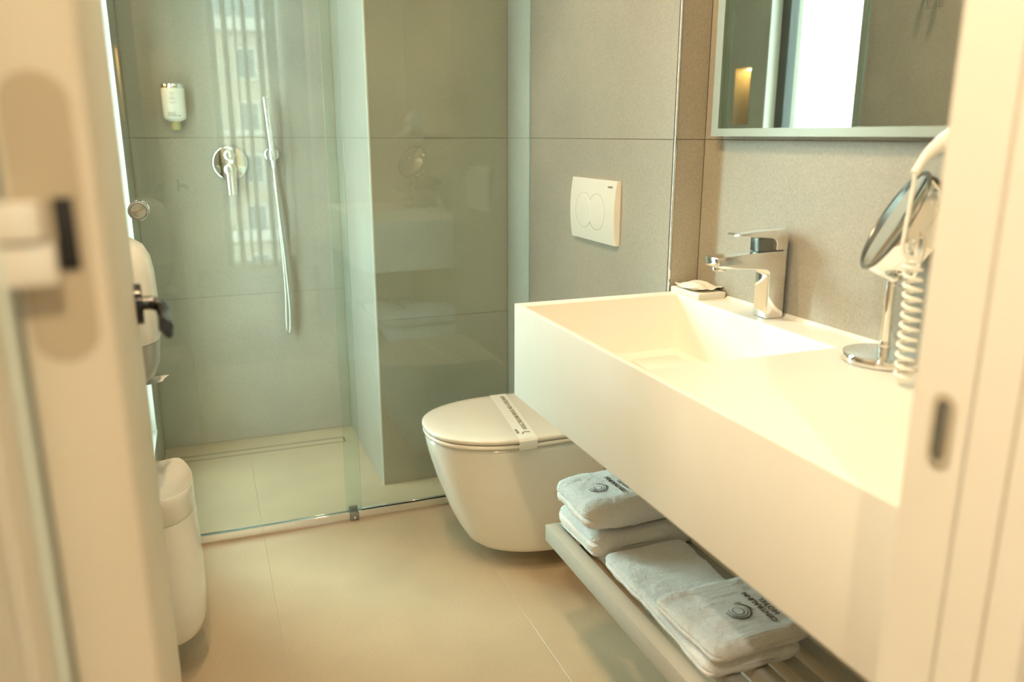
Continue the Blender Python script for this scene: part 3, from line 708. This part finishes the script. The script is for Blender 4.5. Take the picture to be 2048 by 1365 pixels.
part('mirror_housing', 'chrome', mg, lambda bm: revolve(bm, dc-nrm*.024, nrm, [(0, .076), (.002, .0805), (.010, .0825), (.0225, .0830), (.0235, .0815), (.0245, .0815), (.0255, .0830), (.040, .0825), (.046, .0805), (.048, .077)], 72))
part('bezel', 'dark_reflection', mg, lambda bm: revolve(bm, dc+nrm*.0225, nrm, [(0, .0828), (.0022, .0832), (.0040, .0815), (.0040, .0785), (.0022, .0765), (0, .0765)], 72, caps=False), label='rim ring coloured dark like the reflected door')  # ring coloured dark for the door that the rim would mirror
part('mirror_glass', 'mirror', mg, lambda bm: [revolve(bm, dc+nrm*.0235, nrm, [(0, .0755), (.0012, .0755), (.0014, .075)], 64)])
part('mirror_glass', 'mirror', mg, lambda bm: [revolve(bm, dc-nrm*.0235, -nrm, [(0, .0755), (.0012, .0755), (.0014, .075)], 64)])
side = nrm.cross(Vector((0, 0, 1))).normalized()
def yoke(bm):
    for s in (-1, 1):
        rod(bm, dc+side*s*.080, dc+side*s*.092, .006, n=18, bev=.0015)
    dn = (Vector((0, 0, -1))+nrm*nrm.z).normalized()
    pts = [dc+(side*math.cos(a)+Vector((0, 0, -1))*math.sin(a))*.0895 for a in [PI*k/24 for k in range(25)]]
    tube(bm, pts, .0035, 10)
part('pivot_yoke', 'chrome', mg, yoke)
# hair dryer with coiled cord
hd = thing('hair_dryer', 'white wall hair dryer with hanging coiled cord', 'hair dryer', (1.0, .84, VZ1))
def dbody(bm):
    revolve(bm, (1.022, .70, 1.285), (0, 1, 0), [(0, .020), (.004, .024), (.05, .036), (.10, .040), (.135, .038), (.15, .030), (.154, .02)], 32)
part('dryer_body', 'white_plastic', hd, dbody)
part('dryer_handle', 'white_plastic', hd, lambda bm: tube(bm, bez([(1.02, .79, 1.27), (1.0, .80, 1.235), (.975, .815, 1.215), (.945, .82, 1.206)], 8), .02, 20, taper=lambda t: .021-.006*t))
part('wall_dock', 'white_plastic', hd, lambda bm: box(bm, 1.04, XV, .68, .84, 1.17, 1.33, .008, 3))
part('cord_sleeve', 'white_plastic', hd, lambda bm: tube(bm, bez([(.951, .82, 1.208), (.927, .822, 1.197), (.906, .822, 1.183), (.889, .822, 1.160)], 10), .01, 16, taper=lambda t: .0145-.0085*min(1, t*1.3)))
def cord(bm):
    pts = bez([(.890, .822, 1.163), (.889, .822, 1.133), (.885, .822, 1.085), (.885, .822, 1.058), (.893, .815, 1.047)], 8)
    turns, n = 12, 22; path = [Vector(p) for p in pts[:-1]]
    for k in range(turns*n+1):
        q = k/(turns*n); a = -PI*.5+2*PI*k/n
        cx0 = .904+.016*q+.004*math.sin(q*5); z = 1.046-(.172*q)-(.02*max(0, .15-q)*6*math.sin(q*40)*.1)
        path.append(Vector((cx0+.0112*math.cos(a), .822+.0112*math.sin(a), z)))
    tube(bm, path, .0030, 8)
part('coiled_cord', 'white_plastic', hd, cord, smooth=80)
# wall mirror
wm = thing('wall_mirror', 'large rectangular wall mirror with frosted border above the basin', 'mirror', (1.05, 1.1, 1.21))
MX, MY0, MY1, MZ0, MZ1 = 1.040, .60, 1.512, 1.207, 2.05
part('mirror_back', 'grey_metal', wm, lambda bm: box(bm, MX+.006, XV-.001, MY0+.02, MY1-.02, MZ0+.02, MZ1-.02), smooth=0)
part('mirror_glass', 'mirror', wm, lambda bm: box(bm, MX+.0005, MX+.006, MY0+.022, MY1-.024, MZ0+.016, MZ1-.022), smooth=0)
def bord(bm):
    o_ = [(MY0, MZ0), (MY1, MZ0), (MY1, MZ1), (MY0, MZ1)]; i_ = [(MY0+.022, MZ0+.016), (MY1-.024, MZ0+.016), (MY1-.024, MZ1-.022), (MY0+.022, MZ1-.022)]
    for k in range(4):
        a, b, c, d = o_[k], o_[(k+1) % 4], i_[(k+1) % 4], i_[k]
        extrude_poly(bm, [a, b, c, d], 0, MX, MX+.006)
part('frosted_border', 'frosted', wm, bord, smooth=0, label='frosted pale border')
# slatted shelf
sh = thing('slatted_towel_shelf', 'taupe slatted shelf under the vanity holding towels', 'shelf', (.87, 1.03, .29))
SX0, SX1, SY0, SY1, STZ = .683, XV-.004, YF1+.004, 1.562, .328
part('front_beam', 'shelf', sh, lambda bm: box(bm, SX0, SX0+.032, SY0, SY1, STZ-.040, STZ, .0015))
part('end_beam', 'shelf', sh, lambda bm: box(bm, SX0+.0325, SX1, SY1-.03, SY1, STZ-.040, STZ-.0005, .0015))
part('end_beam', 'shelf', sh, lambda bm: box(bm, SX0+.0325, SX1, SY0, SY0+.03, STZ-.040, STZ-.0005, .0015))
part('wall_beam', 'shelf', sh, lambda bm: box(bm, SX1-.02, SX1, SY0+.0305, SY1-.0305, STZ-.040, STZ-.0005, .0015))
for k in range(6):
    xa = .7515+k*.058-.0
    part('slat', 'shelf', sh, lambda bm: box(bm, xa, xa+.030, SY0+.0305, SY1-.0305, STZ-.028, STZ, .0012))

# ------------------------------------------------------------------ wall-hung bin and paper dispenser
def wring(cx_, cy_, a, b, z, n=40, p=2.3, back=XL+.001, tip=0):
    out = []
    for k in range(n):
        t = 2*PI*k/n; c, s = math.cos(t), math.sin(t)
        x = cx_+a*math.copysign(abs(c)**(2/p), c); y = cy_+b*math.copysign(abs(s)**(2/p), s)
        out.append(Vector((max(x, back), y, z)))
    return out
bn = thing('wall_bin', 'white wall-hung waste bin with dished lid beside the door', 'bin', (-.15, 1.83, .08))
def binbody(bm):
    L = [(.088, .050, .075), (.092, .066, .096), (.105, .079, .113), (.13, .087, .122), (.20, .0905, .127), (.30, .089, .126), (.393, .085, .122), (.395, .080, .117)]
    loft(bm, [wring(-.160, 1.835, a, b, z) for z, a, b in L])
part('bin_body', 'white_plastic', bn, binbody, smooth=60)
def binlid(bm):
    def lip(z, amt, s=1.0, dz=0):
        r = wring(-.160, 1.835, .0855*s, .1225*s, z)
        out = []
        for v in r:
            t = math.atan2((v.y-1.835)/.1225, (v.x+.160)/.0855)
            g = math.exp(-((t-.95)/.28)**2)+.7*math.exp(-((t+1.15)/.30)**2)
            out.append(Vector((v.x+.006*g*math.cos(t)*amt, v.y+.006*g*math.sin(t)*amt, v.z+.007*g*amt)))
        return out
    loft(bm, [lip(.3965, 0, .985), lip(.399, 0), lip(.440, .35), lip(.455, 1), lip(.458, 1, .985), lip(.454, 1, .95), lip(.441, .5, .8), lip(.434, 0, .5), lip(.433, 0, .1)])
part('bin_lid', 'white_plastic', bn, binlid, smooth=60)
dp = thing('paper_towel_dispenser', 'white rounded paper towel dispenser on the left wall', 'paper dispenser', (XL, 1.84, .68))
DY = 1.835
def dtop(bm):
    L = [(.792, .114, .115), (.795, .1155, .1165), (.87, .117, .118), (.93, .115, .117), (.962, .110, .113), (.985, .099, .104), (.998, .080, .088), (1.004, .055, .064), (1.006, .02, .03)]
    loft(bm, [wring(XL, DY, a, b, z, p=2.8) for z, a, b in L])
part('dispenser_cover', 'white_plastic', dp, dtop, smooth=60)
def dlow(bm):
    L = [(.700, .070, .080), (.704, .088, .096), (.715, .099, .105), (.74, .108, .111), (.791, .1135, .1145)]
    loft(bm, [wring(XL, DY, a, b, z, p=2.8) for z, a, b in L])
part('dispenser_base', 'grey_plastic', dp, dlow, smooth=60, label='smoky translucent lower half')
def sheet(bm):
    n = 14; rows = []
    for i in range(n+1):
        u = i/n; r = []
        for j in range(9):
            v = j/8
            x = XL+.035+.075*u+.010*v*v*u; y = DY-.045+.09*v+.014*u*u
            z = .705-.008*u-.026*(1-u)*.6-.010*math.sin(PI*v)*(1-u)-.012*u*v
            r.append(Vector((x, y, z)))
        rows.append(r)
    vs = [[bm.verts.new(p) for p in r] for r in rows]
    for a, b in zip(vs, vs[1:]):
        for j in range(8): bm.faces.new((a[j], a[j+1], b[j+1], b[j]))
    bmesh.ops.solidify(bm, geom=list(bm.faces), thickness=.0006)
part('paper_sheet', 'paper', dp, sheet, smooth=60, label='white paper sheet hanging out')

# ------------------------------------------------------------------ towels
def towel_mesh(bm, x0, x1, y0, y1, z0, z1, folds, seed, rz=0, sag=0.0, rim=.02, ny=150, nth=340, near_r=1.0, bump=.0028, tops=(), fine=1.0):
    cx_, cy_, cz_ = (x0+x1)/2, (y0+y1)/2, (z0+z1)/2; hx, hy, hz_ = (x1-x0)/2, (y1-y0)/2, (z1-z0)/2
    R = Matrix.Rotation(rz, 3, 'Z'); rings = []
    ys = [-1+2*k/ny for k in range(ny+1)]
    for t in ys:
        yy = math.sin(t*PI/2)*.35+t*.65
        d = (1-abs(yy))*hy                       # distance to the end, rounded off over rim
        rr = min(rim, hz_*1.1)
        e = math.sqrt(max(0.0, 1-(1-min(d/rr, 1))**2)) if d < rr else 1
        e = max(e, .04)
        ring = []
        for k in range(nth):
            a = 2*PI*k/nth; c, s = math.cos(a), math.sin(a)
            px = math.copysign(abs(c)**(2/7.0), c); pz = math.copysign(abs(s)**(2/3.2), s)
            ex = hx-rr*(1-e)*.9
            x = px*ex; z = pz*hz_*e
            if c < 0 and folds:                  # grooves between the folded layers on the front
                depth = min(1, (abs(c))**.25)
                for gz, gd in folds:
                    x += depth*gd*math.exp(-(((z/hz_)-gz)/.085)**2)*e
            for (tx, ty, tr_, td) in tops:
                if s > 0: z += td*math.exp(-(((x-tx)**2+(yy*hy-ty)**2)/tr_**2))*min(1, s*2)
            z -= sag*(1-yy*yy)*0 
            p = Vector((x, yy*hy, z))
            q = p*22+Vector((seed*7.1, seed*3.3, seed))
            q2 = p*75+Vector((seed, seed*2, 5))
            dsp = bump*(1.3*noise.noise(q)+.5*noise.noise(q2)+1.3*noise.noise(p*9+Vector((seed*2.3, 1, seed)))) + (fine*(.0006*noise.noise(p*300) + .0011*noise.noise(p*640)) if fine else 0)
            nrm_ = Vector((px*abs(px)**2, 0, pz*.9)).normalized() if abs(px)+abs(pz) > 0 else Vector((0, 0, 1))
            p += nrm_*dsp
            if z < -hz_*.85: p.z = max(p.z, -hz_)
            ring.append(R @ p+Vector((cx_, cy_, cz_)))
        rings.append(ring)
    loft(bm, rings)
def towel(label, *a, group='white towels on the slatted shelf', **k):
    t = thing('folded_towel', label, 'towel', ((a[0]+a[1])/2, (a[2]+a[3])/2, a[4]), group)
    bm = B(); towel_mesh(bm, *a, **k)
    bmesh.ops.recalc_face_normals(bm, faces=bm.faces)
    bs = B(); k2 = dict(k); k2['fine'] = 0; k2['ny'] = 70; k2['nth'] = 140; towel_mesh(bs, *a, **k2)   # smooth copy, only to lay the embroidery on
    bmesh.ops.recalc_face_normals(bs, faces=bs.faces); tree = BVHTree.FromBMesh(bs); bs.free()
    finish('towel_body', bm, 'towel', t, smooth=80)
    return t, tree
def drape(me, tree, off):
    for v in me.vertices:
        h = tree.ray_cast(Vector((v.co.x, v.co.y, 1.0)), Vector((0, 0, -1)))
        if h[0] is not None: v.co.z = h[0].z+off+v.co.z
def embroid(t, tree, ex, ey, tx, ty, rz, sc=1.0, size=.0185):
    # emblem: open swirl of arcs ending in a leaf point, local x = reading direction
    bm = B()
    def loc(u, v):    # u along the words (+y world), v up (towards -x)
        u, v = u*sc, v*sc
        return (ex-v*math.cos(rz)-u*math.sin(rz), ey+u*math.cos(rz)-v*math.sin(rz))
    def arc(r, a0, a1, w0, squash=1.0, ox=0, oy=0, n=30):
        L, Rr = [], []
        for k in range(n+1):
            q = k/n; a = a0+(a1-a0)*q; wd = w0*(.35+.65*math.sin(PI*q))
            for lst, rr in ((L, r-wd), (Rr, r+wd)): lst.append(loc(ox+rr*math.cos(a), oy+rr*squash*math.sin(a)))
        for i in range(n):
            bm.faces.new([bm.verts.new((*p, 0)) for p in (L[i], L[i+1], Rr[i+1], Rr[i])])
    arc(.0105, 0, 2*PI, .0012, .92)
    arc(.0170, 1.0, 5.0, .0013, .95)
    arc(.0225, 1.35, 4.9, .0018, .98)
    arc(.0225, -2.6, -.9, .0014, 1.0, .002, .0)
    arc(.030, -1.55, -.55, .0016, 1.0, -.006, .004)
    arc(.020, -.5, .35, .0013, 1.0, .002, -.012)
    bm2 = bm
    me = bpy.data.meshes.new('emblem'); bmesh.ops.remove_doubles(bm2, verts=bm2.verts, dist=1e-6); bm2.to_mesh(me); bm2.free()
    drape(me, tree, .0017); me.transform(Matrix.Translation(-parent_world(t))); me.materials.append(M['thread'])
    o = bpy.data.objects.new('embroidered_emblem', me); COL.objects.link(o); o.parent = t; o['label'] = 'brown embroidered swirl emblem'
    for body, off, sp_ in (('CENTRALINN', 0, 1.0), ('HOTEL', .0165, 1.12)):
        mw = Matrix.Translation((tx+off*math.cos(rz), ty+off*math.sin(rz)-.004*(off > 0), 0)) @ Matrix.Rotation(PI/2+rz, 4, 'Z')
        o = text_mesh(body, size, 'thread', 'embroidered_lettering', t, mw, .0004, spacing=sp_)
        me = o.data; me.transform(Matrix.Translation(parent_world(t))); drape(me, tree, .0016); me.transform(Matrix.Translation(-parent_world(t)))
towel('folded white towel at the bottom of the far stack, under the towel with emblem', .703, 1.045, 1.353, 1.552, STZ+.001, .393, folds=[(.35, .010), (-.35, .008)], seed=1, rim=.03)
t2, tr2 = towel('folded white towel with brown emblem on top of the far stack', .687, 1.03, 1.346, 1.538, .3975, .469, folds=[(-.05, .007), (-.62, .010)], seed=2, rim=.04, tops=[(-.07, .03, .05, -.004)])
embroid(t2, tr2, .748, 1.430, .791, 1.428, 0, .92, .0145)
towel('flat folded white towel lying between the far stack and the near emblem towel', .716, .905, .945, 1.345, STZ+.001, .3655, folds=[(.0, .006)], seed=3, rim=.02, rz=math.radians(-1.5), ny=250)
t4, tr4 = towel('folded white towel with brown emblem and hotel name nearest the door', .706, .935, .935, 1.118, .3685, .402, folds=[(.05, .010)], seed=4, rim=.024, rz=math.radians(2), tops=[(.06, -.05, .04, -.003)])
embroid(t4, tr4, .812, 1.012, .857, 1.012, .0, 1.0, .0152)
